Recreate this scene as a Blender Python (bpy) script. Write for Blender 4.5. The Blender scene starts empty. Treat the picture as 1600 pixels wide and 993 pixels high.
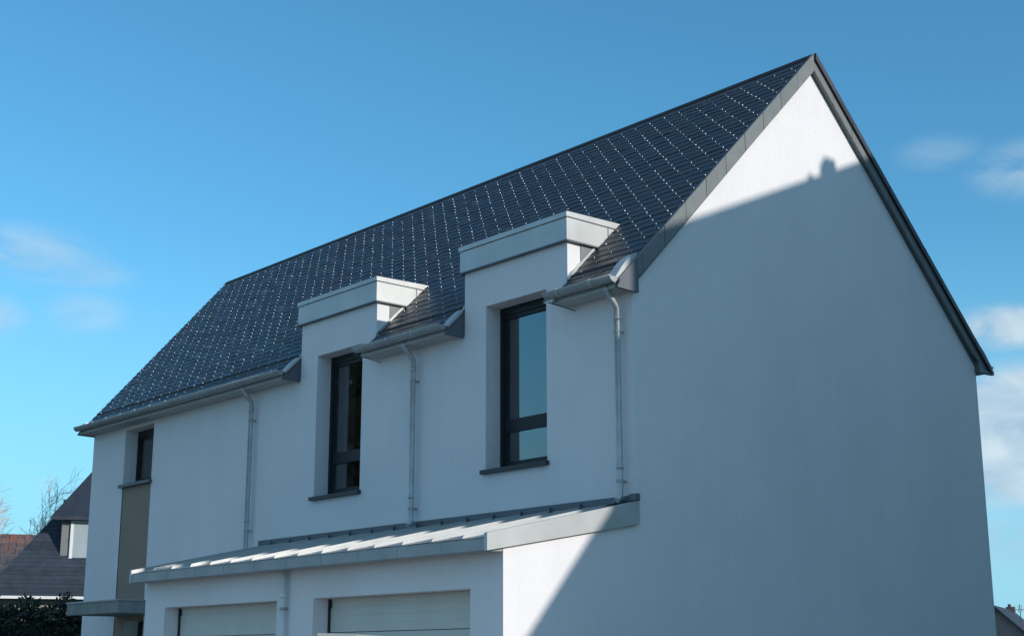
import bpy, math, random
from mathutils import Vector, Matrix
random.seed(7)
sc = bpy.context.scene
COL = sc.collection
R = math.radians

# ---------------------------------------------------------------- camera
CP = Vector((12.2917, -12.6658, 1.3234)); YAW, PIT, ROLL, FPX = 2.4278, 0.2375, -0.00137, 2224.85
fw = Vector((math.cos(PIT)*math.cos(YAW), math.cos(PIT)*math.sin(YAW), math.sin(PIT)))
rt = Vector((math.sin(YAW), -math.cos(YAW), 0)); up = rt.cross(fw)
r2 = rt*math.cos(ROLL)+up*math.sin(ROLL); u2 = up*math.cos(ROLL)-rt*math.sin(ROLL)
cd = bpy.data.cameras.new('camera'); cam = bpy.data.objects.new('camera', cd); COL.objects.link(cam)
cam.matrix_world = Matrix(((r2.x, u2.x, -fw.x, CP.x), (r2.y, u2.y, -fw.y, CP.y), (r2.z, u2.z, -fw.z, CP.z), (0, 0, 0, 1)))
cd.sensor_fit = 'HORIZONTAL'; cd.sensor_width = 36; cd.lens = FPX/1600*36; cd.clip_end = 5000; cd.clip_start = .05
sc.camera = cam

# ---------------------------------------------------------------- sun, sky, exposure
SX, SY, SZ = 1.0, 0.25, 0.33
sdir = Vector((SX, SY, SZ)).normalized()
EL = math.asin(sdir.z)
sl = bpy.data.lights.new('sun', 'SUN'); sl.energy = 3.5; sl.angle = R(.53); sl.color = (1, .96, .87)
so = bpy.data.objects.new('sun', sl); COL.objects.link(so); so.location = (30, 0, 30)
so.rotation_euler = sdir.to_track_quat('Z', 'Y').to_euler()
w = bpy.data.worlds.new('World'); sc.world = w; w.use_nodes = True
nt = w.node_tree; nt.nodes.clear(); N = nt.nodes.new; L = nt.links.new
out = N('ShaderNodeOutputWorld'); bg = N('ShaderNodeBackground'); bg.inputs[1].default_value = .137
sky = N('ShaderNodeTexSky'); sky.sky_type = 'NISHITA'; sky.sun_disc = False
sky.sun_elevation = EL; sky.sun_rotation = math.atan2(SX, SY); sky.air_density = 1.0; sky.dust_density = .15; sky.ozone_density = 3.0
tint = N('ShaderNodeMix'); tint.data_type = 'RGBA'; tint.blend_type = 'MULTIPLY'; tint.inputs[0].default_value = 1
L(sky.outputs[0], tint.inputs[6]); tint.inputs[7].default_value = (.64, 1.27, 1.36, 1)
tc = N('ShaderNodeTexCoord')
def vmath(op, a, b=None):
    n = N('ShaderNodeVectorMath'); n.operation = op
    L(a, n.inputs[0])
    if isinstance(b, tuple): n.inputs[1].default_value = b
    elif b is not None: L(b, n.inputs[1])
    return n
def wmath(op, a, b=None):
    n = N('ShaderNodeMath'); n.operation = op
    for i, q in enumerate((a, b)):
        if q is None: continue
        if isinstance(q, (int, float)): n.inputs[i].default_value = q
        else: L(q, n.inputs[i])
    return n.outputs[0]
nrm = vmath('NORMALIZE', tc.outputs['Generated'])
ns = N('ShaderNodeTexNoise'); ns.inputs['Scale'].default_value = 13; ns.inputs['Distortion'].default_value = .6; ns.inputs['Detail'].default_value = 8; ns.inputs['Roughness'].default_value = .58
mp = N('ShaderNodeMapping'); mp.inputs['Scale'].default_value = (1, 1, 2.6); L(nrm.outputs[0], mp.inputs[0]); L(mp.outputs[0], ns.inputs[0])
def blob(c, rad, flat, amt):           # a cloud bank standing in one direction of the sky
    d = vmath('SUBTRACT', nrm.outputs[0], c); s = vmath('MULTIPLY', d.outputs[0], (1, 1, flat))
    ln = vmath('LENGTH', s.outputs[0])
    m = N('ShaderNodeMapRange'); m.interpolation_type = 'SMOOTHERSTEP'
    L(ln.outputs['Value'], m.inputs[0]); m.inputs[1].default_value = rad; m.inputs[2].default_value = rad*.1
    m.inputs[3].default_value = 0; m.inputs[4].default_value = amt
    return m.outputs[0]
tot = None
for c, rad, flat, amt in [((-.8982, .3508, .2648), .07, 2.6, .45), ((-.888, .3826, .256), .055, 3.2, .34), ((-.8908, .3927, .2285), .04, 1.8, .3),
                          ((-.916, .330, .2224), .045, 2.0, .55), ((-.4400, .8336, .314), .06, 2.2, .50), ((-.4935, .8042, .3312), .04, 2.4, .22),
                          ((-.465, .8468, .216), .075, 3.4, 1.3), ((-.45, .8523, .160), .12, 2.6, 2.2), ((-.46, .8652, .128), .11, 2.4, 1.9),
                          ((-.4932, .8655, .0773), .10, 4.5, .55), ((-.36, .90, .17), .16, 2.0, 1.0), ((-.97, .20, .2), .16, 3.0, .7)]:
    b = blob(c, rad, flat, amt)
    tot = b if tot is None else wmath('MAXIMUM', tot, b)
# white cloud added over the unseen sky as neutral fill, masked out of view
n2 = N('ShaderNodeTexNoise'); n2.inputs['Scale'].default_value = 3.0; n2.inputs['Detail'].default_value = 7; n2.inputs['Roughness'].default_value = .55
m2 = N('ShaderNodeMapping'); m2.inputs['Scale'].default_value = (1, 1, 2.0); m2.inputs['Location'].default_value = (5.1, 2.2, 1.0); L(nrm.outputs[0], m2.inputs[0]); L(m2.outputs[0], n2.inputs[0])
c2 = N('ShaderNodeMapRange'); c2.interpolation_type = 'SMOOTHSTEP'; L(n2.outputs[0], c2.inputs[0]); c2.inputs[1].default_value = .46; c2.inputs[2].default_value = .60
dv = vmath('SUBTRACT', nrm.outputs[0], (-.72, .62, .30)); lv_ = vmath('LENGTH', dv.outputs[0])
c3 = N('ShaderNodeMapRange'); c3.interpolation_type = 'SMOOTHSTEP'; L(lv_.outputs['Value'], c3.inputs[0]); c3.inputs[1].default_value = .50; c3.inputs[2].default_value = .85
fill_cloud = wmath('MULTIPLY', wmath('MULTIPLY', c2.outputs[0], c3.outputs[0]), .85)
sepz = N('ShaderNodeSeparateXYZ'); L(nrm.outputs[0], sepz.inputs[0])
hz = N('ShaderNodeMapRange'); hz.interpolation_type = 'SMOOTHSTEP'; L(sepz.outputs[2], hz.inputs[0]); hz.inputs[1].default_value = .30; hz.inputs[2].default_value = .0; hz.inputs[3].default_value = 0; hz.inputs[4].default_value = .85
hzm = N('ShaderNodeMix'); hzm.data_type = 'RGBA'; L(hz.outputs[0], hzm.inputs[0]); L(tint.outputs[2], hzm.inputs[6]); hzm.inputs[7].default_value = (2.4, 4.8, 6.5, 1)
nv = N('ShaderNodeMapRange'); L(ns.outputs[0], nv.inputs[0]); nv.inputs[1].default_value = .24; nv.inputs[2].default_value = .58; nv.interpolation_type = 'SMOOTHSTEP'
cm = wmath('MINIMUM', wmath('MAXIMUM', wmath('MULTIPLY', tot, nv.outputs[0]), fill_cloud), .95)
shade = N('ShaderNodeMapRange'); L(ns.outputs[0], shade.inputs[0]); shade.inputs[1].default_value = .35; shade.inputs[2].default_value = .75
cc = N('ShaderNodeMix'); cc.data_type = 'RGBA'; L(shade.outputs[0], cc.inputs[0])
cc.inputs[6].default_value = (2.6, 3.9, 5.2, 1); cc.inputs[7].default_value = (4.9, 5.9, 6.4, 1)
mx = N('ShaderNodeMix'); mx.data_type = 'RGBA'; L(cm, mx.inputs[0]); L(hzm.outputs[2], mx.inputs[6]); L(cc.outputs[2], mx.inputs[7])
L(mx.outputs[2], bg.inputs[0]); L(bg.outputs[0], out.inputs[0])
sc.view_settings.view_transform = 'Standard'; sc.view_settings.look = 'None'; sc.view_settings.gamma = 1; sc.view_settings.use_curve_mapping = False
sc.view_settings.exposure = 0.0

# ---------------------------------------------------------------- materials
def mat(name, col, rough=.8, metal=0, var=.06, vscale=3, bump=0, bscale=60, island=0, detail=5, spec=.5, col2=None, stretch=(1, 1, 1), streak=0):
    m = bpy.data.materials.new(name); m.use_nodes = True
    t = m.node_tree; p = t.nodes['Principled BSDF']; n = t.nodes.new; l = t.links.new
    p.inputs['Roughness'].default_value = rough; p.inputs['Metallic'].default_value = metal; p.inputs['Specular IOR Level'].default_value = spec
    g = n('ShaderNodeNewGeometry')
    mpn = n('ShaderNodeMapping'); mpn.inputs['Scale'].default_value = stretch; l(g.outputs['Position'], mpn.inputs[0])
    no = n('ShaderNodeTexNoise'); no.inputs['Scale'].default_value = vscale; no.inputs['Detail'].default_value = detail; l(mpn.outputs[0], no.inputs[0])
    mr = n('ShaderNodeMapRange'); l(no.outputs[0], mr.inputs[0]); mr.inputs[1].default_value = .3; mr.inputs[2].default_value = .7
    mx = n('ShaderNodeMix'); mx.data_type = 'RGBA'; l(mr.outputs[0], mx.inputs[0])
    c2 = col2 or tuple(c*(1-2*var) for c in col)
    mx.inputs[6].default_value = (*c2, 1); mx.inputs[7].default_value = (*(min(1, c*(1+var)) for c in col), 1)
    o = mx.outputs[2]
    if streak:                      # faint rain streaks and trowel clouds
        m2 = n('ShaderNodeMapping'); m2.inputs['Scale'].default_value = (5, 5, .35); l(g.outputs['Position'], m2.inputs[0])
        s1 = n('ShaderNodeTexNoise'); s1.inputs['Scale'].default_value = 1.3; s1.inputs['Detail'].default_value = 6; l(m2.outputs[0], s1.inputs[0])
        s2 = n('ShaderNodeTexNoise'); s2.inputs['Scale'].default_value = 14; s2.inputs['Detail'].default_value = 8; s2.inputs['Roughness'].default_value = .7; l(g.outputs['Position'], s2.inputs[0])
        ad = n('ShaderNodeMath'); ad.operation = 'ADD'; l(s1.outputs[0], ad.inputs[0]); l(s2.outputs[0], ad.inputs[1])
        r1 = n('ShaderNodeMapRange'); l(ad.outputs[0], r1.inputs[0]); r1.inputs[1].default_value = .7; r1.inputs[2].default_value = 1.3; r1.inputs[3].default_value = 1-streak; r1.inputs[4].default_value = 1
        v1 = n('ShaderNodeVectorMath'); v1.operation = 'SCALE'; l(o, v1.inputs[0]); l(r1.outputs[0], v1.inputs['Scale']); o = v1.outputs[0]
    if island:
        a = n('ShaderNodeMapRange'); a.inputs[3].default_value = 1-island; a.inputs[4].default_value = 1+island
        oi = n('ShaderNodeObjectInfo'); ad = n('ShaderNodeMath'); ad.operation = 'ADD'
        l(g.outputs['Random Per Island'], ad.inputs[0]); l(oi.outputs['Random'], ad.inputs[1])
        fr = n('ShaderNodeMath'); fr.operation = 'FRACT'; l(ad.outputs[0], fr.inputs[0]); l(fr.outputs[0], a.inputs[0])
        vm = n('ShaderNodeVectorMath'); vm.operation = 'SCALE'; l(o, vm.inputs[0]); l(a.outputs[0], vm.inputs['Scale']); o = vm.outputs[0]
        rr = n('ShaderNodeMapRange'); l(fr.outputs[0], rr.inputs[0]); rr.inputs[3].default_value = rough-.08; rr.inputs[4].default_value = rough+.1
        l(rr.outputs[0], p.inputs['Roughness'])
    l(o, p.inputs['Base Color'])
    if bump:
        nb = n('ShaderNodeTexNoise'); nb.inputs['Scale'].default_value = bscale; nb.inputs['Detail'].default_value = 4; l(g.outputs['Position'], nb.inputs[0])
        bp = n('ShaderNodeBump'); bp.inputs['Strength'].default_value = bump; bp.inputs['Distance'].default_value = .01
        l(nb.outputs[0], bp.inputs['Height']); l(bp.outputs[0], p.inputs['Normal'])
    return m
M = {}
M['render'] = mat('white_render', (.815, .765, .78), .92, var=.022, vscale=.8, bump=.6, bscale=60, spec=.15, streak=.045)
M['tan'] = mat('tan_render', (.32, .25, .20), .92, var=.03, bump=.4, bscale=90, spec=.2)
M['soffit'] = mat('soffit_paint', (.45, .45, .44), .7, var=.04)
M['slate'] = mat('slate', (.036, .037, .047), .46, var=.10, vscale=6, bump=.25, bscale=40, island=.28)
M['slate_far'] = mat('weathered_slate', (.030, .039, .058), .7, var=.15, vscale=4, bump=.3, bscale=14, island=.2)
M['deck'] = mat('roof_felt', (.02, .02, .022), .9)
M['zinc'] = mat('zinc_sheet', (.37, .375, .385), .45, metal=.2, var=.08, vscale=2.4, bump=.05, bscale=8)
M['zinc_new'] = mat('bright_zinc_sheet', (.50, .50, .50), .42, metal=.35, var=.06, vscale=2, bump=.05, bscale=6)
M['verge'] = mat('verge_slate', (.17, .18, .185), .6, var=.06, vscale=5, bump=.2, bscale=60, island=.10)
M['cheek'] = mat('cheek_grey', (.20, .20, .205), .55, var=.08, vscale=7, bump=.2)
M['steel'] = mat('stainless_hook', (.70, .73, .78), .33, metal=1)
M['whitepipe'] = mat('pale_painted_pipe', (.74, .74, .73), .5)
M['pipe'] = mat('zinc_pipe', (.47, .48, .50), .4, metal=.35, var=.10, vscale=5)
M['frame'] = mat('anthracite_frame', (.012, .013, .018), .4, spec=.3, var=.04)
M['sill'] = mat('dark_sill', (.035, .036, .042), .5, var=.1)
M['gdoor'] = mat('garage_door_paint', (.62, .60, .56), .5, var=.03, vscale=2)
M['rubber'] = mat('rubber_seal', (.03, .03, .035), .7)
M['concrete'] = mat('canopy_concrete', (.26, .27, .255), .85, var=.12, vscale=3, bump=.3, stretch=(1, 1, .35))
M['flash'] = mat('lead_flashing', (.12, .13, .15), .5, metal=.3)
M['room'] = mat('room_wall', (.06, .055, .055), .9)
M['curtain'] = mat('curtain_cloth', (.16, .12, .12), .9)
M['asphalt'] = mat('asphalt', (.055, .054, .052), .9, var=.2, vscale=12, bump=.5, bscale=120)
M['gravel'] = mat('pale_gravel', (.44, .40, .35), .95, var=.15, vscale=30, bump=.8, bscale=70)
M['grass'] = mat('lawn', (.055, .085, .028), .95, var=.25, vscale=5, bump=.8, bscale=60)
M['kerb'] = mat('kerb_concrete', (.30, .29, .27), .9, var=.1, bump=.3)
M['leaf'] = mat('hedge_leaf', (.022, .034, .018), .6, var=.2, island=.35)
M['bark'] = mat('birch_bark', (.75, .72, .68), .85, var=.12, vscale=8, bump=.4, bscale=40)
M['twig'] = mat('birch_twig', (.72, .66, .62), .85, var=.1)
M['brick_roof'] = mat('red_brown_tile', (.22, .095, .07), .8, var=.15, bump=.3, island=.2)
M['pale_pane'] = mat('pale_pane_grey', (.36, .40, .43), .5)  # flat opaque pale blue-grey in place of the pane's glass
M['pink'] = mat('pinkish_render', (.36, .28, .27), .92, var=.06, bump=.3)
M['cream'] = mat('cream_render', (.30, .27, .23), .92, var=.04, bump=.3)
M['white'] = mat('white_upvc', (.78, .78, .76), .4, var=.02)
M['carpaint'] = mat('beige_car_paint', (.50, .47, .41), .25, metal=.3, var=.01)
M['tyre'] = mat('tyre', (.02, .02, .02), .8)
M['rim'] = mat('wheel_rim', (.5, .5, .52), .3, metal=.9)
M['chim'] = mat('chimney_brick', (.15, .12, .115), .9, var=.2, vscale=10)
def glass(name, col=(.8, .85, .88), rough=.02):
    m = bpy.data.materials.new(name); m.use_nodes = True; t = m.node_tree; p = t.nodes['Principled BSDF']
    p.inputs['Base Color'].default_value = (*col, 1); p.inputs['Roughness'].default_value = rough; p.inputs['IOR'].default_value = 1.95
    p.inputs['Transmission Weight'].default_value = 1
    return m
M['glass'] = glass('window_glass')
M['dglass'] = mat('dark_glass', (.015, .02, .028), .05, spec=.9)
M['light'] = mat('lamp_lens', (.6, .1, .05), .15)

# ---------------------------------------------------------------- mesh helper
class MB:
    def __init__(s): s.v = []; s.f = []; s.m = []
    def poly(s, pts, mi=0):
        n = len(s.v); s.v += [tuple(p) for p in pts]; s.f.append(tuple(range(n, n+len(pts)))); s.m.append(mi); return s
    def prism(s, pts, d, mi=0):                  # polygon swept by vector d
        n = len(pts); b = len(s.v); d = Vector(d)
        s.v += [tuple(p) for p in pts] + [tuple(Vector(p)+d) for p in pts]
        s.f.append(tuple(range(b, b+n))[::-1]); s.f.append(tuple(range(b+n, b+2*n)))
        for i in range(n):
            j = (i+1) % n; s.f.append((b+i, b+j, b+n+j, b+n+i))
        s.m += [mi]*(n+2); return s
    def box(s, x0, x1, y0, y1, z0, z1, mi=0):
        return s.prism([(x0, y0, z0), (x1, y0, z0), (x1, y1, z0), (x0, y1, z0)], (0, 0, z1-z0), mi)
    def tube(s, path, r, n=10, mi=0, cap=True, rad=None):
        b = len(s.v); P = [Vector(p) for p in path]; K = len(P)
        a = None
        for i, p in enumerate(P):
            t = (P[min(i+1, K-1)]-P[max(i-1, 0)]).normalized()
            if a is None: a = t.cross(Vector((0, 0, 1)) if abs(t.z) < .9 else Vector((1, 0, 0))).normalized()
            else: a = (a-t*a.dot(t)).normalized()
            c = t.cross(a); rr = rad[i] if rad else r
            for k in range(n):
                q = 2*math.pi*k/n; s.v.append(tuple(p+(a*math.cos(q)+c*math.sin(q))*rr))
        for i in range(K-1):
            for k in range(n):
                k2 = (k+1) % n; s.f.append((b+i*n+k, b+i*n+k2, b+(i+1)*n+k2, b+(i+1)*n+k)); s.m.append(mi)
        if cap:
            s.f.append(tuple(range(b, b+n))[::-1]); s.f.append(tuple(range(b+(K-1)*n, b+K*n))); s.m += [mi]*2
        return s
    def mesh(s, name, mats, smooth=False):
        me = bpy.data.meshes.new(name); me.from_pydata(s.v, [], s.f)
        for k in (mats if isinstance(mats, (list, tuple)) else [mats]): me.materials.append(M[k])
        me.polygons.foreach_set('material_index', s.m)
        import bmesh
        bm = bmesh.new(); bm.from_mesh(me); bmesh.ops.recalc_face_normals(bm, faces=bm.faces); bm.to_mesh(me); bm.free()
        if smooth: me.polygons.foreach_set('use_smooth', [len(p.vertices) < 5 for p in me.polygons])
        me.update(); return me
    def build(s, name, mats, parent=None, smooth=False, bevel=0, **kw):
        o = bpy.data.objects.new(name, s.mesh(name, mats, smooth)); COL.objects.link(o)
        if parent: o.parent = parent; o.matrix_parent_inverse = parent.matrix_world.inverted() if False else Matrix()
        if bevel:
            bv = o.modifiers.new('bevel', 'BEVEL'); bv.width = bevel; bv.segments = 2; bv.limit_method = 'ANGLE'
        for k, q in kw.items(): o[k] = q
        return o
def thing(name, label, cat, loc=(0, 0, 0), rz=0, group=None):
    o = bpy.data.objects.new(name, None); COL.objects.link(o); o.location = loc; o.rotation_euler = (0, 0, rz)
    o['label'] = label; o['category'] = cat; o.empty_display_size = .3
    if group: o['group'] = group
    return o
def structure(o): o['kind'] = 'structure'; return o

# ---------------------------------------------------------------- ground
structure(MB().box(-900, 900, -900, 900, -.5, 0).build('ground', 'grass'))
structure(MB().box(-17, 12.5, -9.0, -2.17, .004, .012).build('driveway', 'gravel'))
structure(MB().box(-60, 60, -22, -9.15, .016, .024).build('road', 'asphalt'))
structure(MB().box(-60, 60, -9.15, -9.0, -.01, .12).build('kerb', 'kerb'))

# ================================================================ THE HOUSE
W, XL = 8.0, -15.61
H = thing('white_house', 'large white rendered house with steep dark slate roof, two box dormers and a garage lean-to', 'house')
ZE, ZR, K = 5.92, 10.31, 1.0           # eave, roof plane through ridge (y=4), pitch
def rz(y): return ZR-(4-y)*K if y <= 4 else ZR-(y-4)*K
LX = lambda y: XL-1.85*(1-abs(y-4)/4)             # the left end wall stands askew

W1 = (-7.24, -5.95, 3.93, 6.26); W2 = (-2.90, -1.62, 3.93, 6.28); W3 = (-14.16, -12.95, 4.77, 5.86)
DOOR = (-13.70, -12.93, 0, 2.12)
D1 = (-7.74, -5.58); D2 = (-3.38, -1.19)
REV = .31
def facade():
    m = MB(); holes = [W1, W2, W3, DOOR]
    xs = sorted({XL, 0, *[h[0] for h in holes], *[h[1] for h in holes], D1[0], D1[1], D2[0], D2[1]})
    zs = sorted({0, 5.93, 6.30, *[h[2] for h in holes], *[h[3] for h in holes]})
    for i in range(len(xs)-1):
        for j in range(len(zs)-1):
            cx, cz = (xs[i]+xs[i+1])/2, (zs[j]+zs[j+1])/2
            if any(h[0] < cx < h[1] and h[2] < cz < h[3] for h in holes): continue
            if cz > 5.93 and not (D1[0] < cx < D1[1] or D2[0] < cx < D2[1]): continue
            if -14.11 < cx < -12.95 and cz < 4.7 and -14.2 < cx: continue   # tan strip stands here
            m.poly([(xs[i], 0, zs[j]), (xs[i+1], 0, zs[j]), (xs[i+1], 0, zs[j+1]), (xs[i], 0, zs[j+1])])
    for h in holes:
        x0, x1, z0, z1 = h; d = REV
        m.poly([(x0, 0, z0), (x0, d, z0), (x0, d, z1), (x0, 0, z1)]); m.poly([(x1, 0, z0), (x1, d, z0), (x1, d, z1), (x1, 0, z1)])
        m.poly([(x0, 0, z1), (x1, 0, z1), (x1, d, z1), (x0, d, z1)]); m.poly([(x0, 0, z0), (x1, 0, z0), (x1, d, z0), (x0, d, z0)])
    return m
facade().build('front_wall', 'render', H)
# tan strip between entrance and upper left window, a hair behind the render
t = MB(); y = .012
t.poly([(-14.16, y, 2.12), (-12.93, y, 2.12), (-12.93, y, 4.77), (-14.16, y, 4.77)]); t.poly([(-14.16, y, 0), (-13.70, y, 0), (-13.70, y, 2.12), (-14.16, y, 2.12)])
t.build('tan_panel', 'tan', H)
# gable wall, with the lean-to side in the same plane
GZ = ZR-.20
g = MB().prism([(0, -2.156, 0), (0, W, 0), (0, W, GZ-4+0.02), (0, 4, GZ), (0, .0, GZ-4+.02), (0, -.01, 3.10), (0, -2.156, 2.62)], (-.012, 0, 0))
g.build('gable_wall', 'render', H)
MB().prism([(LX(0), .004, 0), (LX(W), W, 0), (LX(W), W, GZ-4), (LX(4), 4, GZ), (LX(0), .004, GZ-4)], (.3, 0, 0)).build('end_wall', 'render', H)
MB().box(LX(W)+.1, -.3, W-.3, W, 0, 6.0).build('rear_wall', 'render', H)
# floor and inner walls, so the windows look into rooms
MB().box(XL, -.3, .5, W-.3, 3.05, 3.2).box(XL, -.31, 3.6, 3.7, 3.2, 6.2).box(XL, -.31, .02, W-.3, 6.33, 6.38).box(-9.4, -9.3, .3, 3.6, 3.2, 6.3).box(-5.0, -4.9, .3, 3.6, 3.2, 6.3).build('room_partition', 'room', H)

# ---- windows
def window(o, sash_split=None, rail=None, curtain=None):
    x0, x1, z0, z1 = o; y0 = REV-.045; y1 = REV+.03; f = .07
    m = MB()
    m.box(x0, x0+f, y0, y1, z0, z1).box(x1-f, x1, y0, y1, z0, z1).box(x0+f, x1-f, y0, y1, z1-f-.05, z1).box(x0+f, x1-f, y0, y1, z0, z0+f)
    wn = m.build('window', 'frame', H, bevel=.004)
    s = MB(); a, b, c, d = x0+f, x1-f, z0+f, z1-f-.05; q = .055; yy0, yy1 = y0+.018, y1-.012
    s.box(a, a+q, yy0, yy1, c, d).box(b-q, b, yy0, yy1, c, d).box(a+q, b-q, yy0, yy1, d-q, d).box(a+q, b-q, yy0, yy1, c, c+q)
    zz = [c+q, d-q]
    if rail:
        s.box(a+q, b-q, yy0, yy1, rail-.09, rail+.09); zz = [c+q, rail-.09, rail+.09, d-q]
    s.build('sash', 'frame', wn)
    for k in range(0, len(zz), 2):
        MB().box(a+q, b-q, REV+.002, REV+.022, zz[k], zz[k+1]).build('pane', 'glass', wn)
    if curtain:
        m = MB(); n = 26; xa, xb = curtain
        pts = [(xa+(xb-xa)*i/n, REV+.16+.025*math.sin(i*1.3)) for i in range(n+1)]
        for i in range(n): m.poly([(pts[i][0], pts[i][1], z0), (pts[i+1][0], pts[i+1][1], z0), (pts[i+1][0], pts[i+1][1], z1), (pts[i][0], pts[i][1], z1)])
        m.build('curtain', 'curtain', wn, smooth=True)
    return wn
window(W1, rail=4.56, curtain=(-7.1, -6.8)); window(W2, rail=4.56); window(W3)
for (x0, x1, z0, z1), tk in ((W1, .055), (W2, .055)):
    MB().prism([(x0-.05, -.07, z0-tk-.006), (x0-.05, REV-.05, z0-tk+.02), (x0-.05, REV-.05, z0+.018), (x0-.05, -.07, z0-.002)], (x1-x0+.05+.04, 0, 0)).build('window_sill', 'sill', H, bevel=.004)
MB().prism([(W3[0]-.06, -.08, 4.705), (W3[0]-.06, REV-.05, 4.73), (W3[0]-.06, REV-.05, 4.79), (W3[0]-.06, -.08, 4.765)], (1.31, 0, 0)).build('window_sill', 'flash', H, bevel=.004)

# ---- entrance: door and canopy slab
d = MB().box(-13.70, -12.93, REV-.03, REV+.03, .05, 2.10).build('entrance_door', 'frame', H)
MB().box(-13.02, -12.99, REV-.09, REV-.03, .95, 1.15).build('handle', 'steel', d)
MB().box(-14.11, -11.95, -1.0, .005, 2.21, 2.425).build('entrance_canopy', 'concrete', H, bevel=.006)
MB().box(-14.13, -11.93, -1.02, .0, 2.425, 2.45).build('canopy_capping', 'zinc', H)

# ---- dormers
def dormer(x0, x1, win, lab):
    m = MB(); zt = 6.89; yb = .60
    wx0, wx1 = win[0], win[1]
    m.poly([(x0, 0, 6.30), (x1, 0, 6.30), (x1, 0, zt), (x0, 0, zt)])
    for x in (x0, x1):
        m.poly([(x, 0, 6.25), (x, .05, 6.25), (x, yb, zt), (x, 0, zt)])
    d = m.build('dormer', 'render', H)
    if lab: d['label'] = lab
    # grey panel at the back of each cheek, proud of the render
    for x, s in ((x0, -1), (x1, 1)):
        xo = x+s*.008; pts = [(x, .24, zt), (x, .24, rz(.24)+.02), (x, yb, rz(yb)+.0), (x, yb, zt)]
        MB().prism(pts, (s*.010, 0, 0)).build('cheek_panel', 'cheek', d)
        # zinc soaker running up the slope against the cheek
        p0 = (x+s*.001, -.02, rz(-.02)+.02); pts = [p0, (x+s*.001, .62, rz(.62)+.02), (x+s*.001, .62, rz(.62)+.07), (x+s*.001, -.02, rz(-.02)+.07)]
        MB().prism(pts, (s*.022, 0, 0)).build('soaker', 'zinc_new', d)
    b = .055
    m = MB().prism([(x0-b, -b, 6.875), (x0-b, .62, 6.875), (x0-b, .93, 7.185), (x0-b, -b, 7.185)], (x1-x0+2*b, 0, 0))
    m.build('fascia_band', 'zinc_new', d, bevel=.004)
    c = b+.018
    m = MB().prism([(x0-c, -c, 7.19), (x0-c, .86, 7.19), (x0-c, .98, 7.285), (x0-c, -c, 7.265)], (x1-x0+2*c, 0, 0))
    m.build('coping', 'zinc_new', d, bevel=.005)
    MB().box(x0-b-.006, x1+b+.006, -b-.006, .60, 6.855, 6.873).build('drip_edge', 'flash', d)
    MB().box(x1+b, x1+b+.004, .72, .735, 6.95, 7.18).build('sheet_joint', 'flash', d)
    return d
dormer(*D1, W1, 'left dormer above the dim narrow window'); dormer(*D2, W2, 'right dormer above the window reflecting blue sky')

# ---- roof deck, slates, hooks
Y0 = -.27
S2 = math.sqrt(2)
def rp(x, s, n=0):       # point on the front roof plane: s metres up the slope from the eave, n above it
    y = Y0+s/S2; return Vector((x, y-n/S2, rz(Y0)+s/S2+n/S2))
dk = MB()
for xa_, xb_ in ((LX(Y0)-.05, D1[0]), (D1[1], D2[0]), (D2[1], .03)):
    dk.poly([(xa_, Y0, rz(Y0)-.03), (xb_, Y0, rz(Y0)-.03), (xb_, .5, rz(.5)-.03), (xa_ if xa_ > XL+1 else LX(.5)-.08, .5, rz(.5)-.03)])
dk.poly([(LX(.5)-.08, .5, rz(.5)-.03), (.03, .5, rz(.5)-.03), (.03, 4, ZR-.03), (LX(4)-.08, 4, ZR-.03)])
dk.poly([(LX(4)-.08, 4, ZR-.03), (.03, 4, ZR-.03), (.03, W+.27, rz(W+.27)-.03), (LX(W)-.08, W+.27, rz(W+.27)-.03)])
dk.build('roof_deck', 'deck', H)
SW, SE, TH = .33, .168, .0058
full = []; part = MB()
def slate_pts(xa, xb):
    L_ = SE*1.75; g = .0025
    # bottom edge stands proud, head tucked under the next course
    prof = [(0, TH*2.1+.004), (L_, .004), (L_, .004-TH*.6), (0, TH*1.1+.004)]
    return [(x, s, n) for x in (xa+g, xb-g) for (s, n) in prof]
def slate_faces(): return [(0, 1, 5, 4), (0, 4, 7, 3), (0, 3, 2, 1), (4, 5, 6, 7), (2, 3, 7, 6)]
hooks = MB()
def hook(m, x, s, sc_=1.0):
    c = rp(x, s-.004, TH*2.3+.006); sc_ = random.choice((.4, .7, .85, .95, 1.0, 1.1)); a, b, h = .0094*sc_, .017*sc_, .008*sc_
    ux, us, un = Vector((1, 0, 0)), Vector((0, 1/S2, 1/S2)), Vector((0, -1/S2, 1/S2))
    n0 = len(m.v); rings = [(-1, 0), (-.6, .8), (.2, 1), (.8, .6), (1, 0)]
    seg = 6
    for tt, rr in rings:
        for k in range(seg):
            q = 2*math.pi*k/seg
            m.v.append(tuple(c+us*b*tt+(ux*math.cos(q)*a+un*math.sin(q)*h)*max(rr, .02)))
    for i in range(len(rings)-1):
        for k in range(seg):
            k2 = (k+1) % seg; m.f.append((n0+i*seg+k, n0+i*seg+k2, n0+(i+1)*seg+k2, n0+(i+1)*seg+k)); m.m.append(0)
rows = int((S2*(4-Y0))/SE)
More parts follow.
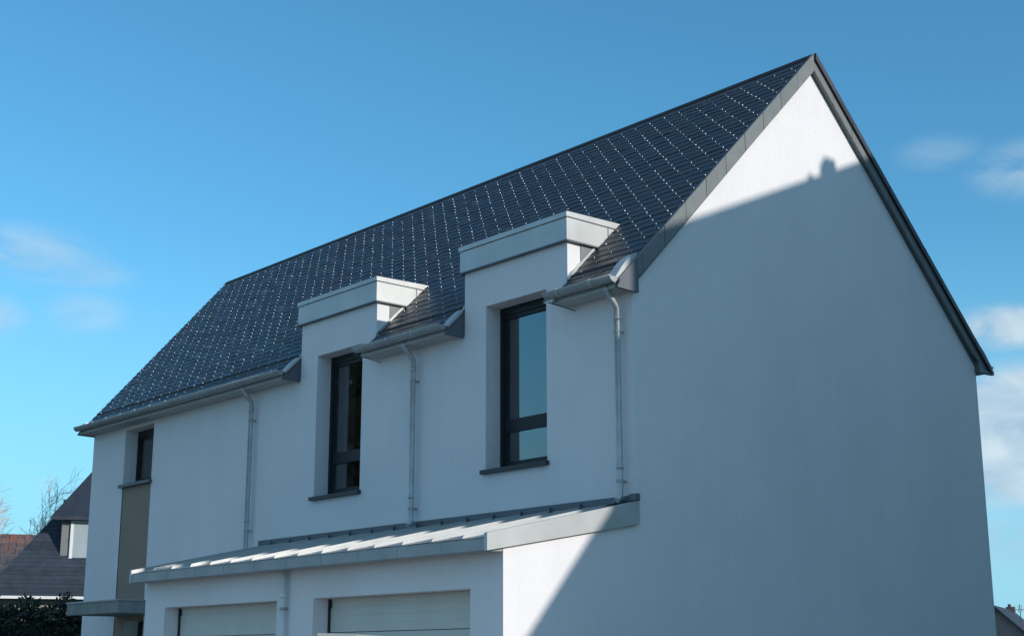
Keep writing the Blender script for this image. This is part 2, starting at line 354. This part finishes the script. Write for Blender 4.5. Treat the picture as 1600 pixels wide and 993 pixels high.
for j in range(rows):
    s = j*SE; y = Y0+s/S2
    xl, xr = LX(y)-.10, .035
    spans = [(xl, xr)]
    if -.02 < y+.05 and y < .93:
        spans = [(xl, D1[0]-.02), (D1[1]+.02, D2[0]-.02), (D2[1]+.02, xr)]
    elif y <= 0.0:
        spans = [(xl, D1[0]-.02), (D1[1]+.02, D2[0]-.02), (D2[1]+.02, xr)]
    off = (SW/2 if j % 2 else 0)
    for a, b in spans:
        i0 = math.floor((a-off)/SW)
        for i in range(i0, i0+80):
            xa, xb = off+i*SW, off+(i+1)*SW
            if xa >= b: break
            ca, cb = max(xa, a), min(xb, b)
            if cb-ca < .015: continue
            if cb-ca > SW-.001: full.append((xa, s, y))
            else:
                n0 = len(part.v); part.v += [tuple(rp(q[0], s+q[1], q[2])) for q in slate_pts(ca, cb)]
                part.f += [tuple(n0+k for k in f) for f in slate_faces()]; part.m += [0]*5
            if cb-ca > SW*.6: hook(hooks, (xa+xb)/2 + random.uniform(-.006, .006), s+random.uniform(-.004, .004))
def px_size(q):
    p = rp(q[0]+SW/2, q[1]); d = p-CP; vis = abs(d.normalized().dot(Vector((0, -1/S2, 1/S2))))
    return vis/d.length_squared
full.sort(key=px_size, reverse=True)
# a shared slate mesh in its own frame (origin at the lower left corner)
sm = MB(); sm.v = [tuple(Vector(rp(x, s, n))-rp(0, 0)) for x, s, n in slate_pts(0, SW)]; sm.f = slate_faces(); sm.m = [0]*5
sme = sm.mesh('slate', 'slate')
for q in full[:299]:
    o = bpy.data.objects.new('slate', sme); COL.objects.link(o); o.parent = H; o.location = rp(q[0], q[1]) + Vector((0, -1/S2, 1/S2))*random.uniform(0, .0025)
    o.rotation_euler = (random.gauss(0, .006), 0, 0)
for q in full[299:]:
    n0 = len(part.v); jn = random.uniform(0, .0025)
    tl = random.gauss(0, .0012)
    part.v += [tuple(rp(q[0]+x, q[1]+s, n+jn+(tl if s < .01 else 0))) for x, s, n in slate_pts(0, SW)]
    part.f += [tuple(n0+k for k in f) for f in slate_faces()]; part.m += [0]*5
part.build('slate_field', 'slate', H, kind='stuff')
hooks.build('slate_hooks', 'steel', H, smooth=True, kind='stuff')
# rear slope: same courses as one field
bk = MB()
for j in range(rows):
    s = j*SE; y = W-(Y0+s/S2); off = (SW/2 if j % 2 else 0); xl = LX(y)-.1
    i = math.floor((xl-off)/SW)
    while off+i*SW < .035:
        ca, cb = max(off+i*SW, xl), min(off+(i+1)*SW, .035); i += 1
        if cb-ca < .015: continue
        n0 = len(bk.v)
        for x, ss, n in slate_pts(ca, cb):
            p = rp(x, s+ss, n+random.uniform(0, .0015)); bk.v.append((p.x, W-p.y, p.z))
        bk.f += [tuple(n0+k for k in f) for f in slate_faces()]; bk.m += [0]*5
bk.build('rear_slate_field', 'slate', H, kind='stuff')
MB().prism([(LX(4)-.1, 3.90, ZR-.075), (LX(4)-.1, 4, ZR+.025), (LX(4)-.1, 4.10, ZR-.075), (LX(4)-.1, 4, ZR-.03)], (-LX(4)+.14, 0, 0)).build('ridge_capping', 'deck', H)

# ---- verge boards on the right gable, slate-clad in short lengths
VB = .245                                   # vertical height of the band
ymax = 4.0
for side in (0, 1):
    ya = -.30; n = 10; step = (ymax-ya)/n
    for k in range(n):
        y0 = ya+k*step+.004; y1 = ya+(k+1)*step-.004
        if k == n-1: y1 = 4.0 if side == 0 else 3.999
        z0, z1 = rz(y0)+.022, rz(y1)+.022; jx = random.uniform(0, .004)
        pts = [(.037, y0, z0), (.037, y1, z1), (.037, y1, z1-VB-.03), (.037, y0, max(z0-VB-.03, 5.917))]
        if side: pts = [(p[0], W-p[1], p[2]) for p in pts]
        if side:
            dk_ = [pts[0], pts[1], (pts[1][0], pts[1][1], pts[1][2]-.115), (pts[0][0], pts[0][1], pts[0][2]-.115)]
            MB().prism(dk_, (.085+jx, 0, 0)).build('verge_slate', 'slate', H, bevel=.003)
            pts = [(p[0], p[1], p[2]-(.118 if q < 2 else .02 if p[2] > 5.95 else 0)) for q, p in enumerate(pts)]
        MB().prism(pts, (.045+jx, 0, 0)).build('verge_board', 'verge', H, bevel=.003)
for side in (0, 1):                        # timber packing between wall and boards
    pts = [(-.29, rz(-.29)-.03), (3.999, ZR-.03), (3.999, ZR-.27), (.03, 5.93+.1), (.03, 5.93), (-.29, 5.93)]
    MB().prism([(.002, y if side == 0 else W-y, z) for y, z in pts], (.034, 0, 0)).build('verge_packing', 'flash', H)
# left skew verge
for side in (0, 1):
    pts = []
    for y in (-.3, 4.0):
        yy = y if side == 0 else W-y; pts.append((LX(yy)-.07, yy, rz(y)-.015))
    pts += [(p[0], p[1], max(p[2]-VB, 5.93)) for p in reversed(pts)]
    MB().prism(pts, (.05, 0, 0)).build('end_verge_board', 'verge', H)
# gable foot returns: boxed eave ends at both corners of the gable
def eave_box(x0, x1, mirror=False, name='eave_return'):
    pr = [(-.335, 5.935), (.03, 5.925), (.03, rz(.03)-.04), (-.26, rz(-.26)-.035), (-.335, 6.0)]
    pts = [(x0, (W-y if mirror else y), z) for y, z in pr]
    return MB().prism(pts, (x1-x0, 0, 0)).build(name, 'flash', H)
# ---- eaves: soffit board, fascia, gutters
def soffit(x0, x1, mirror=False):
    f = (lambda y: W-y) if mirror else (lambda y: y)
    MB().prism([(x0, f(.0), 5.93), (x0, f(-.30), 5.93), (x0, f(-.30), 5.945), (x0, f(0), 5.945)], (x1-x0, 0, 0)).build('soffit', 'soffit', H)
    MB().prism([(x0, f(-.28), 5.945), (x0, f(-.30), 5.945), (x0, f(-.28), 6.03), (x0, f(-.27), 6.03)], (x1-x0, 0, 0)).build('fascia', 'soffit', H)
def gutter(x0, x1, mirror=False):
    f = (lambda y: W-y) if mirror else (lambda y: y)
    cy, cz, r = -.365, 6.055, .072
    m = MB(); n = 12; pr = [(cy-r*math.cos(math.pi*k/n), cz-r*math.sin(math.pi*k/n)) for k in range(n+1)]
    pr2 = [(cy-(r-.006)*math.cos(math.pi*k/n), cz-(r-.006)*math.sin(math.pi*k/n)) for k in range(n+1)][::-1]
    prof = pr+pr2
    b = len(m.v)
    for x in (x0, x1): m.v += [(x, f(a), c) for a, c in prof]
    q = len(prof)
    for k in range(q): k2 = (k+1) % q; m.f.append((b+k, b+k2, b+q+k2, b+q+k)); m.m.append(0)
    for x in (x0, x1): m.poly([(x, f(a), c) for a, c in pr])
    g = m.build('gutter', 'zinc', H, smooth=False)
    MB().tube([(x0, f(cy-r), cz+.004), (x1, f(cy-r), cz+.004)], .011, 8).build('gutter_bead', 'zinc_new', g, smooth=True)
    k = x0+.25
    while k < x1-.1:
        c = MB(); rr = r+.007
        for i in range(8):
            a0, a1 = math.pi*i/8, math.pi*(i+1)/8
            c.prism([(k, f(cy-rr*math.cos(a0)), cz-rr*math.sin(a0)), (k, f(cy-rr*math.cos(a1)), cz-rr*math.sin(a1)), (k, f(cy-(rr-.005)*math.cos(a1)), cz-(rr-.005)*math.sin(a1)), (k, f(cy-(rr-.005)*math.cos(a0)), cz-(rr-.005)*math.sin(a0))], (.03, 0, 0))
        c.box(k, k+.03, *sorted((f(cy-r-.014), f(cy-r+.01))), cz-.005, cz+.02)
        c.build('bracket', 'zinc_new', g); k += .62
    return g
SEG = [(XL-.07, D1[0]-.005), (D1[1]+.005, D2[0]-.005), (D2[1]+.005, .10)]
for a, b in SEG:
    soffit(a, b-.065); gutter(a if a < -15 else a-.03, b-.05)
soffit(LX(W)-.1, .1, True); gutter(LX(W), .07, True)
def end_cap(x, t):        # dark boxed end of an eave run, with the bent zinc apron above it
    e = MB().prism([(x, -.345, 5.912), (x, .04, 5.902), (x, .04, rz(.04)+.0), (x, -.28, rz(-.28)+.0)], (t, 0, 0)).build('eave_end', 'flash', H)
    return e
end_cap(D1[0]-.06, .05); end_cap(D2[0]-.06, .05); end_cap(.0385, .052); end_cap(XL-.09, .03)
MB().prism([(.0385, W+.41, 5.912), (.0385, W-.03, 5.902), (.0385, W-.03, rz(-.03)-.02), (.0385, W+.30, rz(-.30)-.01), (.0385, W+.41, 5.98)], (.052, 0, 0)).build('eave_end', 'flash', H)
def apron(x0, x1, y0, y1, lift=.09, nm='zinc_apron', mirror=False):   # curled piece of zinc over the end of a gutter
    m = MB(); n = 6; top = []; bot = []
    for k in range(n+1):
        t = k/n; y = y0+(y1-y0)*t; z = rz(y)+.03+lift*math.sin(math.pi*min(1, t*.8+.1))
        yy = W-y if mirror else y
        top.append((yy, z)); bot.append((yy, z-.018-.05*(1-t)*0))
    prof = top+bot[::-1]
    m.prism([(x0, y, z) for y, z in prof], (x1-x0, 0, 0))
    m.poly([(x1-.002, y, z) for y, z in top]+[(x1-.002, top[-1][0], rz(y1)+.0), (x1-.002, top[0][0], rz(y0)+.0)])
    return m.build(nm, 'zinc_new', H)
apron(-.12, .036, -.34, .08, .09); apron(D2[1]+.01, D2[1]+.05, -.02, .14, .05); apron(D2[1]-.04, D2[1]+.14, -.40, -.24, .04)
apron(D1[0]-.16, D1[0]-.012, -.30, -.02, .03); apron(D2[0]-.16, D2[0]-.012, -.30, -.02, .03)
apron(XL-.06, XL+.06, -.34, -.18, .06); apron(-.06, .09, -.36, .02, .09, mirror=True)
# thin stay rods under the gutter ends beside the dormers
for x in (D1[1], D2[1]):
    MB().tube([(x-.02, -.44, 5.965), (x+.17, -.02, 5.86)], .007, 6).build('gutter_stay', 'flash', H)

# ---- downpipes
def downpipe(x, ztop, zbot, mt='pipe', y=-.105, yt=-.29, shoe=True, r=.040, par=None):
    p = [(x, yt, ztop)]
    if yt != y:
        p += [(x, yt, ztop-.05), (x, yt+.03, ztop-.085), (x, y-.05, ztop-.20), (x, y, ztop-.26)]
    p += [(x, y, zbot+(.12 if shoe else 0))]
    if shoe: p += [(x, y-.01, zbot+.07), (x, y-.07, zbot+.02)]
    o = MB().tube(p, r, 14).build('downpipe', mt, H, smooth=True)
    z = ztop-.42
    while z > zbot+.2:
        MB().tube([(x, y, z), (x, y, z+.06)], r+.006, 14).build('pipe_sleeve', mt, o, smooth=True)
        MB().box(x-.012, x+.012, y, .0 if y > -1 else -2.15, z-.16, z-.13).tube([(x, y, z-.165), (x, y, z-.125)], r+.009, 14).build('pipe_clamp', 'zinc', o)
        z -= 1.9
    return o
downpipe(-9.13, 5.98, .15); downpipe(-4.47, 5.98, 3.25); downpipe(-.165, 5.98, 3.25)
downpipe(-4.47, 2.60, .15, mt='whitepipe', y=-2.225, yt=-2.225, r=.036)
MB().box(-.34, -.20, -.17, -.02, 3.235, 3.29).build('roof_outlet', 'flash', H)

# ---- garage lean-to
GX = -8.60
def lz(y): return 3.235+.222*y
gd = [(-3.84, -.58, 2.155), (-7.95, -4.74, 2.155)]
m = MB(); yf = -2.156
xs = [GX, -7.95, -4.74, -3.84, -.58, -.0125]
for i in range(5):
    hole = i in (1, 3)
    m.poly([(xs[i], yf, 2.155 if hole else 0), (xs[i+1], yf, 2.155 if hole else 0), (xs[i+1], yf, 2.66), (xs[i], yf, 2.66)])
for x0, x1, z1 in gd:
    d_ = yf+.29
    m.poly([(x0, yf, 0), (x0, d_, 0), (x0, d_, z1), (x0, yf, z1)]); m.poly([(x1, yf, 0), (x1, d_, 0), (x1, d_, z1), (x1, yf, z1)]); m.poly([(x0, yf, z1), (x1, yf, z1), (x1, d_, z1), (x0, d_, z1)])
m.build('garage_front_wall', 'render', H)
MB().prism([(GX, yf+.001, 0), (GX, -.002, 0), (GX, -.002, 3.12), (GX, yf+.001, 2.62)], (.02, 0, 0)).build('garage_side_wall', 'render', H)
for x0, x1, z1 in gd:
    y0 = yf+.262; gdo = None
    bx = MB().box(x0+.0, x0+.022, y0-.03, y0+.02, 0, z1-.01).box(x0+.022, x0+.06, y0-.02, y0+.02, z1-.12, z1-.03)
    guide = bx.build('garage_door_guide', 'rubber', H)
    hgt = (z1-.03)/5
    for k in range(5):
        m = MB(); za, zb = .02+k*hgt, .02+(k+1)*hgt-.008
        m.box(x0+.025, x1-.002, y0, y0+.04, za, zb if k < 4 else z1-.003)
        for q in range(4):
            zq = za+(zb-za)*(q+.5)/4; m.box(x0+.03, x1-.015, y0-.0025, y0, zq-.048, zq+.048)
        m.build('garage_door_panel', 'gdoor', H, bevel=.003)
# roof sheets between standing seams
seams = [-.03]+[-.395-.575*k for k in range(15)]
MB().prism([(GX+.01, -.0, lz(0)-.05), (GX+.01, -2.38, lz(-2.38)-.05), (GX+.01, -2.38, lz(-2.38)-.02), (GX+.01, 0, lz(0)-.02)], (8.55, 0, 0)).build('lean_to_deck', 'deck', H)
for k in range(len(seams)-1):
    a, b = seams[k+1], seams[k]
    m = MB(); n = 6
    crown = random.uniform(.002, .006); ti = random.uniform(-.003, .003)
    prof = []
    for i in range(n+1):
        t = i/n; prof.append((a+.008+(b-a-.016)*t, crown*math.sin(math.pi*t)+ti*(t-.5)))
    b0 = len(m.v); segs = 8
    for j in range(segs+1):
        y = -2.44+(2.44-.015)*j/segs
        wv = .0012*math.sin(j*1.7+k)
        m.v += [(x, y, lz(y)+z+wv-(.010 if j == 0 else 0)) for x, z in prof]
    for j in range(segs):
        for i in range(n): m.f.append((b0+j*(n+1)+i, b0+j*(n+1)+i+1, b0+(j+1)*(n+1)+i+1, b0+(j+1)*(n+1)+i)); m.m.append(0)
    pn = m.build('roof_sheet', 'zinc', H, smooth=True)
    if b < -.1:
        MB().prism([(b-.006, -2.43, lz(-2.43)-.002), (b-.006, -.02, lz(-.02)-.002), (b-.006, -.02, lz(-.02)+.040), (b-.006, -2.41, lz(-2.41)+.040)], (.012, 0, 0)).build('standing_seam', 'zinc_new', pn)
# box gutter / fascia in lengths
jt = [0.0, -.80, -1.65, -2.47, -3.30, -4.12, -4.94, -5.76, -6.58, -7.42, -8.57]
for k in range(len(jt)-1):
    x1, x0 = jt[k], jt[k+1]
    m = MB().prism([(x0+.003, -2.16, 2.545), (x0+.003, -2.405, 2.53), (x0+.003, -2.425, 2.545), (x0+.003, -2.425, 2.685), (x0+.003, -2.16, 2.70)], (x1-x0-.006, 0, 0))
    m.build('gutter_length', 'zinc', H, bevel=.004)
    if k: MB().box(x1-.012, x1+.012, -2.429, -2.40, 2.54, 2.69).build('joint_strip', 'zinc', H)
for x0, nm in ((.0, 'verge_trim'), (GX-.03, 'verge_trim')):
    pts = [(x0, -2.44, 2.535), (x0, .0, 2.975), (x0, .0, 3.262), (x0, -2.44, lz(-2.44)+.042)]
    MB().prism(pts, (.06, 0, 0)).build(nm, 'zinc_new', H, bevel=.004)
MB().box(-8.87, .065, -.022, -.001, 3.255, 3.335).build('wall_flashing', 'flash', H, bevel=.004)
for s_ in seams[1:]:
    MB().box(s_-.014, s_+.014, -.05, -.022, 3.235, 3.30).build('flashing_clip', 'flash', H)
MB().box(-.06, .07, -.07, .0, 3.262, 3.345).build('flashing_end', 'flash', H)

# ================================================================ NEIGHBOUR HOUSE TO THE RIGHT (outside the frame, shades the gable)
SHH = 14.0; dy, dz = SHH*SY/SX, SHH*SZ/SX
NB = thing('tall_neighbour_house', 'tall cream rendered neighbouring house facing the gable end, with a lower sloping wing', 'house')
def sp(y, z, x=SHH): return (x, y+dy, z+dz)
EX = (9.0, 3.2, 0)
prof = [(SHH, -.10+dy, 0), sp(-.10, 6.57), sp(9.78, 10.95), (SHH, 20.4+dy, 6.52+dz), (SHH, 20.4+dy, 0)]
MB().prism(prof, EX).build('wall', 'cream', NB)
wing = [(SHH+.01, -2.6+dy, 0), sp(-2.6, .70, SHH+.01), sp(-.50, 3.12, SHH+.01), sp(-.50, 5.4, SHH+.01), sp(.3, 5.4, SHH+.01), (SHH+.01, .3+dy, 0)]
MB().prism(wing, EX).build('wing', 'cream', NB)
MB().box(SHH+.02, SHH+.55, 4.24+dy, 4.51+dy, 8.2+dz, 8.76+dz).build('chimney', 'chim', NB)
MB().box(SHH+.02, SHH+.3, 3.85+dy, 3.92+dy, 8.0+dz, 8.40+dz).build('vent_stack', 'zinc', NB)
for yy in (5.5, 9.5, 13.5):
    for zz in (1.2, 4.4, 7.6):
        fr = MB().box(SHH-.05, SHH-.002, yy-.6, yy+.6, zz, zz+1.5).build('window', 'white', NB)
        MB().box(SHH-.06, SHH-.051, yy-.52, yy+.52, zz+.08, zz+1.42).build('pane', 'dglass', fr)

# ================================================================ HOUSE BEHIND ON THE LEFT
LH = thing('slate_roofed_house', 'dark slate hipped house with wide roof dormer, behind the left corner', 'house', (-29.6, 3.77, 0), math.atan2(2.24, .95))
kx = 1.34; ZL = 3.24
def hipz(y): return ZL+kx*y
xa, xb, dp = -.55, 13.0, 8.6; ry = dp/2; zt = hipz(ry)
MB().box(xa+.3, xb-.3, .3, dp-.3, 0, ZL+.2).build('wall', 'cream', LH)
rf = MB()
rf.poly([(xa, 0, ZL), (xb, 0, ZL), (xb-ry, ry, zt), (xa+ry, ry, zt)]); rf.poly([(xa, dp, ZL), (xb, dp, ZL), (xb-ry, ry, zt), (xa+ry, ry, zt)])
rf.poly([(xa, 0, ZL), (xa+ry, ry, zt), (xa, dp, ZL)]); rf.poly([(xb, 0, ZL), (xb-ry, ry, zt), (xb, dp, ZL)]); rf.poly([(xa, 0, ZL), (xb, 0, ZL), (xb, dp, ZL), (xa, dp, ZL)])
roof = rf.build('roof', 'slate_far', LH)
cs = MB(); nr = 44                       # slate courses as raised lines
for j in range(nr):
    y = ry*j/nr; z = hipz(y); y2 = y+ry/nr; cs.poly([(xa+y+.01, y-.008, z+.008), (xb-y-.01, y-.008, z+.008), (xb-y2-.01, y2-.006, hipz(y2)+.0), (xa+y2+.01, y2-.006, hipz(y2)+.0)]); cs.poly([(xa+y+.01, y-.008, z+.008), (xb-y-.01, y-.008, z+.008), (xb-y-.01, y+.002, z-.004), (xa+y+.01, y+.002, z-.004)])
cs.build('slate_courses', 'slate_far', roof, kind='stuff')
MB().prism([(xa-.1, -.12, ZL-.06), (xa-.1, -.02, ZL-.06), (xa-.1, -.02, ZL+.02), (xa-.1, -.12, ZL+.02)], (xb-xa+.2, 0, 0)).build('gutter', 'white', LH)
# dormer
dx0, dx1, dyf = 1.60, 8.0, .95
MB().prism([(dx0, dyf, hipz(dyf)-.1), (dx0, 2.1, hipz(2.1)-.1), (dx0, 2.1, 6.35), (dx0, dyf, 5.62)], (dx1-dx0, 0, 0)).build('dormer_wall', 'cheek', LH)
MB().prism([(1.26, .62, 5.58), (2.85, 3.40, 7.85), (8.3, 3.40, 7.85), (8.3, .62, 5.58)], (0, 0, .09)).build('dormer_roof', 'slate_far', LH)
f = MB(); X0, X1, Z0, Z1 = 1.86, 3.4, 4.28, 5.52; yy = dyf-.03
f.box(X0, X0+.09, yy-.04, yy+.02, Z0, Z1).box(X1-.09, X1, yy-.04, yy+.02, Z0, Z1).box(X0, X1, yy-.041, yy+.019, Z0-.09, Z0).box(X0, X1, yy-.041, yy+.019, Z1, Z1+.06)
fr = f.build('window', 'white', LH)
MB().box(X0+.09, X1-.09, yy-.02, yy, Z0, Z1).build('pane', 'pale_pane', fr); MB().box(X0+.09, X1-.09, yy-.045, yy-.021, Z0+.02, Z0+.07).build('rail', 'frame', fr)
MB().box(X0-.1, X1+.1, yy-.16, yy, Z0-.15, Z0-.10).build('sill', 'white', fr)
MB().box(1.22, 1.52, .75, .92, 4.02, 4.09).build('roof_step', 'white', LH)

RH = thing('red_roofed_house', 'far house with red-brown tiled roof behind the bare birch tree', 'house', (-42.6, 6.6, 0), math.atan2(2.24, .95))
MB().box(-7.5, 8.3, .3, 8, 0, 3.9).build('wall', 'cream', RH)
MB().poly([(-8, 0, 3.8), (8.6, 0, 3.8), (8.6, 4, 6.45), (-8, 4, 6.45)]).poly([(-8, 8.3, 3.8), (8.6, 8.3, 3.8), (8.6, 4, 6.45), (-8, 4, 6.45)]).build('roof', 'brick_roof', RH)
tt = MB()
for j in range(14):
    y = 4*j/14; z = 3.8+2.65*j/14
    for i in range(55):
        x = -8+i*.3; tt.prism([(x+.01, y-.02, z+.035), (x+.01, y+.30, z+.21), (x+.01, y+.30, z+.18), (x+.01, y-.02, z+.0)], (.28, 0, 0))
tt.build('roof_tiles', 'brick_roof', RH, kind='stuff')

# ================================================================ FAR HOUSE ON THE RIGHT
FH = thing('pink_gabled_house', 'small pinkish gabled house with slate roof and chimney, far beyond the right corner', 'house', (-10.74, 26.0, 0), R(24))
ap = 2.90
MB().prism([(-2.4, 0, 0), (2.2, 0, 0), (2.2, 0, .86), (0, 0, ap), (-2.4, 0, .68)], (0, 5, 0)).build('wall', 'pink', FH)
for sx_ in (1, -1):
    MB().prism([(0, -.12, ap+.0), (sx_*2.5, -.12, ap-2.31), (sx_*2.5, -.12, ap-2.24), (0, -.12, ap+.07)], (0, 5.2, 0)).build('roof_slope', 'slate_far', FH)
ch = MB().box(-.13, .13, 4.3, 4.65, 2.6, 3.06).build('chimney', 'chim', FH)
MB().tube([(-.03, 4.5, 3.06), (-.03, 4.5, 3.15)], .055, 8).build('chimney_pot', 'chim', ch)
AM = thing('rooftop_antenna', 'thin comb-shaped aerial mast standing above the dark bush at the far right', 'antenna', (-10.1, 26.37, 0))
MB().tube([(0, 0, 0), (0, 0, 2.98)], .012, 6).build('mast', 'flash', AM)
am = MB().tube([(-.12, -.06, 2.82), (.12, .06, 2.82)], .009, 5)
for k in range(4): am.tube([(-.12+.08*k, -.06+.04*k, 2.74), (-.12+.08*k, -.06+.04*k, 2.95)], .007, 5)
am.build('dipoles', 'flash', AM)

# ================================================================ PLANTS
def leaves(m, c, rad, n, size, fn=None):
    for _ in range(n):
        while True:
            p = Vector((random.uniform(-1, 1), random.uniform(-1, 1), random.uniform(-1, 1)))
            if p.length <= 1: break
        p = p*(.55+.45*p.length) if p.length > 0 else p
        q = Vector((c[0]+p.x*rad[0], c[1]+p.y*rad[1], c[2]+p.z*rad[2]))
        a = Vector((random.gauss(0, 1), random.gauss(0, 1), random.gauss(0, 1))).normalized(); b = a.orthogonal().normalized()
        s = size*random.uniform(.6, 1.4); m.poly([q-a*s, q+b*s*.45, q+a*s, q-b*s*.45])
HG = thing('clipped_hedge', 'dark evergreen hedge with ragged top, below the slate roof at the left edge', 'hedge', (-20.9, 1.2, 0), math.atan2(1.71, .73))
hm = MB()
for i in range(64):
    x = -4+i*.10*1.0; hh = 2.72+.16*math.sin(i*.7)+random.uniform(-.12, .14)
    for z in (0.45, 1.05, 1.65, 2.2, hh-.22):
        leaves(hm, (x, random.uniform(-.2, .2), z), (.30, .45, .45 if z < 2.3 else .26), 60, .075)
hm.build('foliage', 'leaf', HG, kind='stuff')
MB().box(-3.9, 2.2, -.12, .22, 0, 2.3).build('inner_growth', 'leaf', HG)
BS = thing('dark_bush', 'round dark evergreen bush in front of the far pink house, bottom right', 'bush', (-9.75, 26.25, 0))
bm_ = MB()
for _ in range(26):
    leaves(bm_, (random.uniform(-.45, .6), random.uniform(-.5, .5), random.uniform(.5, 2.15)), (.35, .35, .3), 60, .05)
bm_.build('foliage', 'leaf', BS, kind='stuff'); MB().tube([(0, 0, 0), (0, 0, 1.8)], .07, 8).build('trunk', 'bark', BS)

CY = thing('unseen_cypress', 'tall unseen cypress added to darken the reflection in the left dormer window', 'tree', (-27, -13.5, 0))  # put in out of view for its dark reflection in the left dormer pane
cm_ = MB()
for k in range(60):
    z = .8+11.6*k/60; rr = 2.3*(1-(k/60)**1.6)*(.9+.2*random.random())+.25
    for _ in range(4):
        a = random.uniform(0, 6.28); leaves(cm_, (rr*.45*math.cos(a), rr*.45*math.sin(a), z), (rr*.6, rr*.6, .5), 46, .26)
cm_.build('crown', 'leaf', CY, kind='stuff'); MB().tube([(0, 0, 0), (0, 0, 12)], .22, 10, rad=[.25, .04]).build('trunk', 'twig', CY)

BT = thing('bare_birch', 'leafless birch with several pale stems and fine drooping twigs at the left edge', 'tree', (-33.95, 6.0, 0))
lim = MB(); tw = MB(); rnd = random.Random(11)
wind = Vector((.35, .75, 0)).normalized()
def grow(p, d, ln, r, lv):
    path = [p]; rad = [r]; n = 5; q = p.copy(); dd = d.copy()
    for i in range(n):
        dd = (dd+Vector((rnd.gauss(0, .10), rnd.gauss(0, .10), rnd.gauss(0, .05)))+wind*(.025 if lv > 1 else .0)+Vector((0, 0, .05 if lv < 3 else -.05))).normalized()
        q = q+dd*ln/n; path.append(q.copy()); rad.append(r*(1-.62*(i+1)/n))
    (lim if lv < 2 else tw).tube(path, r, 6 if lv < 2 else 3, cap=False, rad=rad)
    if lv >= 4: return
    k = [7, 6, 6, 4][lv]
    for i in range(k):
        t = .3+.7*(i+rnd.random()*.6)/k; j = min(n-1, int(t*n)); b = path[j].lerp(path[j+1], t*n-j)
        ax = Vector((rnd.gauss(0, 1), rnd.gauss(0, 1), rnd.gauss(0, .4)+.3)).normalized()
        nd = (dd*.75+ax*.62).normalized()
        grow(b, nd, ln*rnd.uniform(.42, .62), max(.0075, r*.46), lv+1)
for k, (dx, dyy, ang) in enumerate([(0, 0, (.05, .10)), (.1, .25, (.05, .28)), (-.1, -.25, (.0, -.14)), (.0, -.6, (.05, -.25)), (.05, .5, (.08, .42))]):
    grow(Vector((dx, dyy, 0)), Vector((ang[0], ang[1], 1)).normalized(), 4.45 if k < 3 else 3.9, .07, 0)
lim.build('trunk', 'bark', BT, smooth=True); tw.build('crown', 'twig', BT, kind='stuff')

# ================================================================ PARKED CAR (only its roof shows at the foot of the picture)
hd = Vector((-.78, -.62, 0)).normalized()
CR = thing('parked_car', 'beige hatchback parked in front of the garage, only the rear of its roof showing', 'car', (5.42, -7.66, .0), math.atan2(hd.y, hd.x))
# local x forward, origin under the tail
side = [(0.02, .35), (-.02, .75), (.06, 1.0), (.16, 1.36), (.22, 1.455), (.5, 1.435), (1.2, 1.385), (2.1, 1.30), (2.95, 1.0), (3.75, .88), (3.95, .62), (3.95, .32)]
def carsec(x, z):
    w_ = .86 if z < .95 else .86-.22*(z-.95)/.5
    return w_
cb = MB(); n = len(side)
def ring(sgn, inset=0): return [(x, sgn*(carsec(x, z)-inset), z) for x, z in side]
cols = [ring(-1), [(x, -carsec(x, z)*.6, z+(.014 if z > 1.2 else .01)) for x, z in side], [(x, 0, z+(.018 if z > 1.2 else .015)) for x, z in side], [(x, carsec(x, z)*.6, z+(.014 if z > 1.2 else .01)) for x, z in side], ring(1)]
for c_ in cols: cb.v += c_
for a in range(4):
    for i in range(n-1): cb.f.append((a*n+i, a*n+i+1, (a+1)*n+i+1, (a+1)*n+i)); cb.m.append(0)
cb.f.append(tuple(range(n))); cb.f.append(tuple(range(4*n, 5*n))[::-1]); cb.m += [0, 0]
cb.build('body', 'carpaint', CR, smooth=True)
for s_ in (-1, 1):
    MB().poly([(.35, s_*.80, 1.02), (.45, s_*.70, 1.38), (1.9, s_*.70, 1.38), (2.7, s_*.80, 1.02)]).build('side_window', 'dglass', CR)
    for x in (.65, 3.15):
        wv = MB().tube([(x, s_*.72, .30), (x, s_*.89, .30)], .31, 24).build('wheel', 'tyre', CR, smooth=True); MB().tube([(x, s_*.88, .30), (x, s_*.905, .30)], .2, 20).build('rim', 'rim', wv)
    MB().box(-.03, .06, *sorted((s_*.6, s_*.84)), .78, 1.0).build('tail_light', 'light', CR)
MB().prism([(.035, -.62, 1.05), (.035, .62, 1.05), (.16, .55, 1.38), (.16, -.55, 1.38)], (-.012, 0, .004)).build('rear_window', 'dglass', CR)
MB().prism([(.03, -.55, 1.40), (.26, -.55, 1.41), (.26, -.55, 1.486), (.03, -.55, 1.478)], (0, 1.1, 0)).build('roof_spoiler', 'carpaint', CR, bevel=.006)
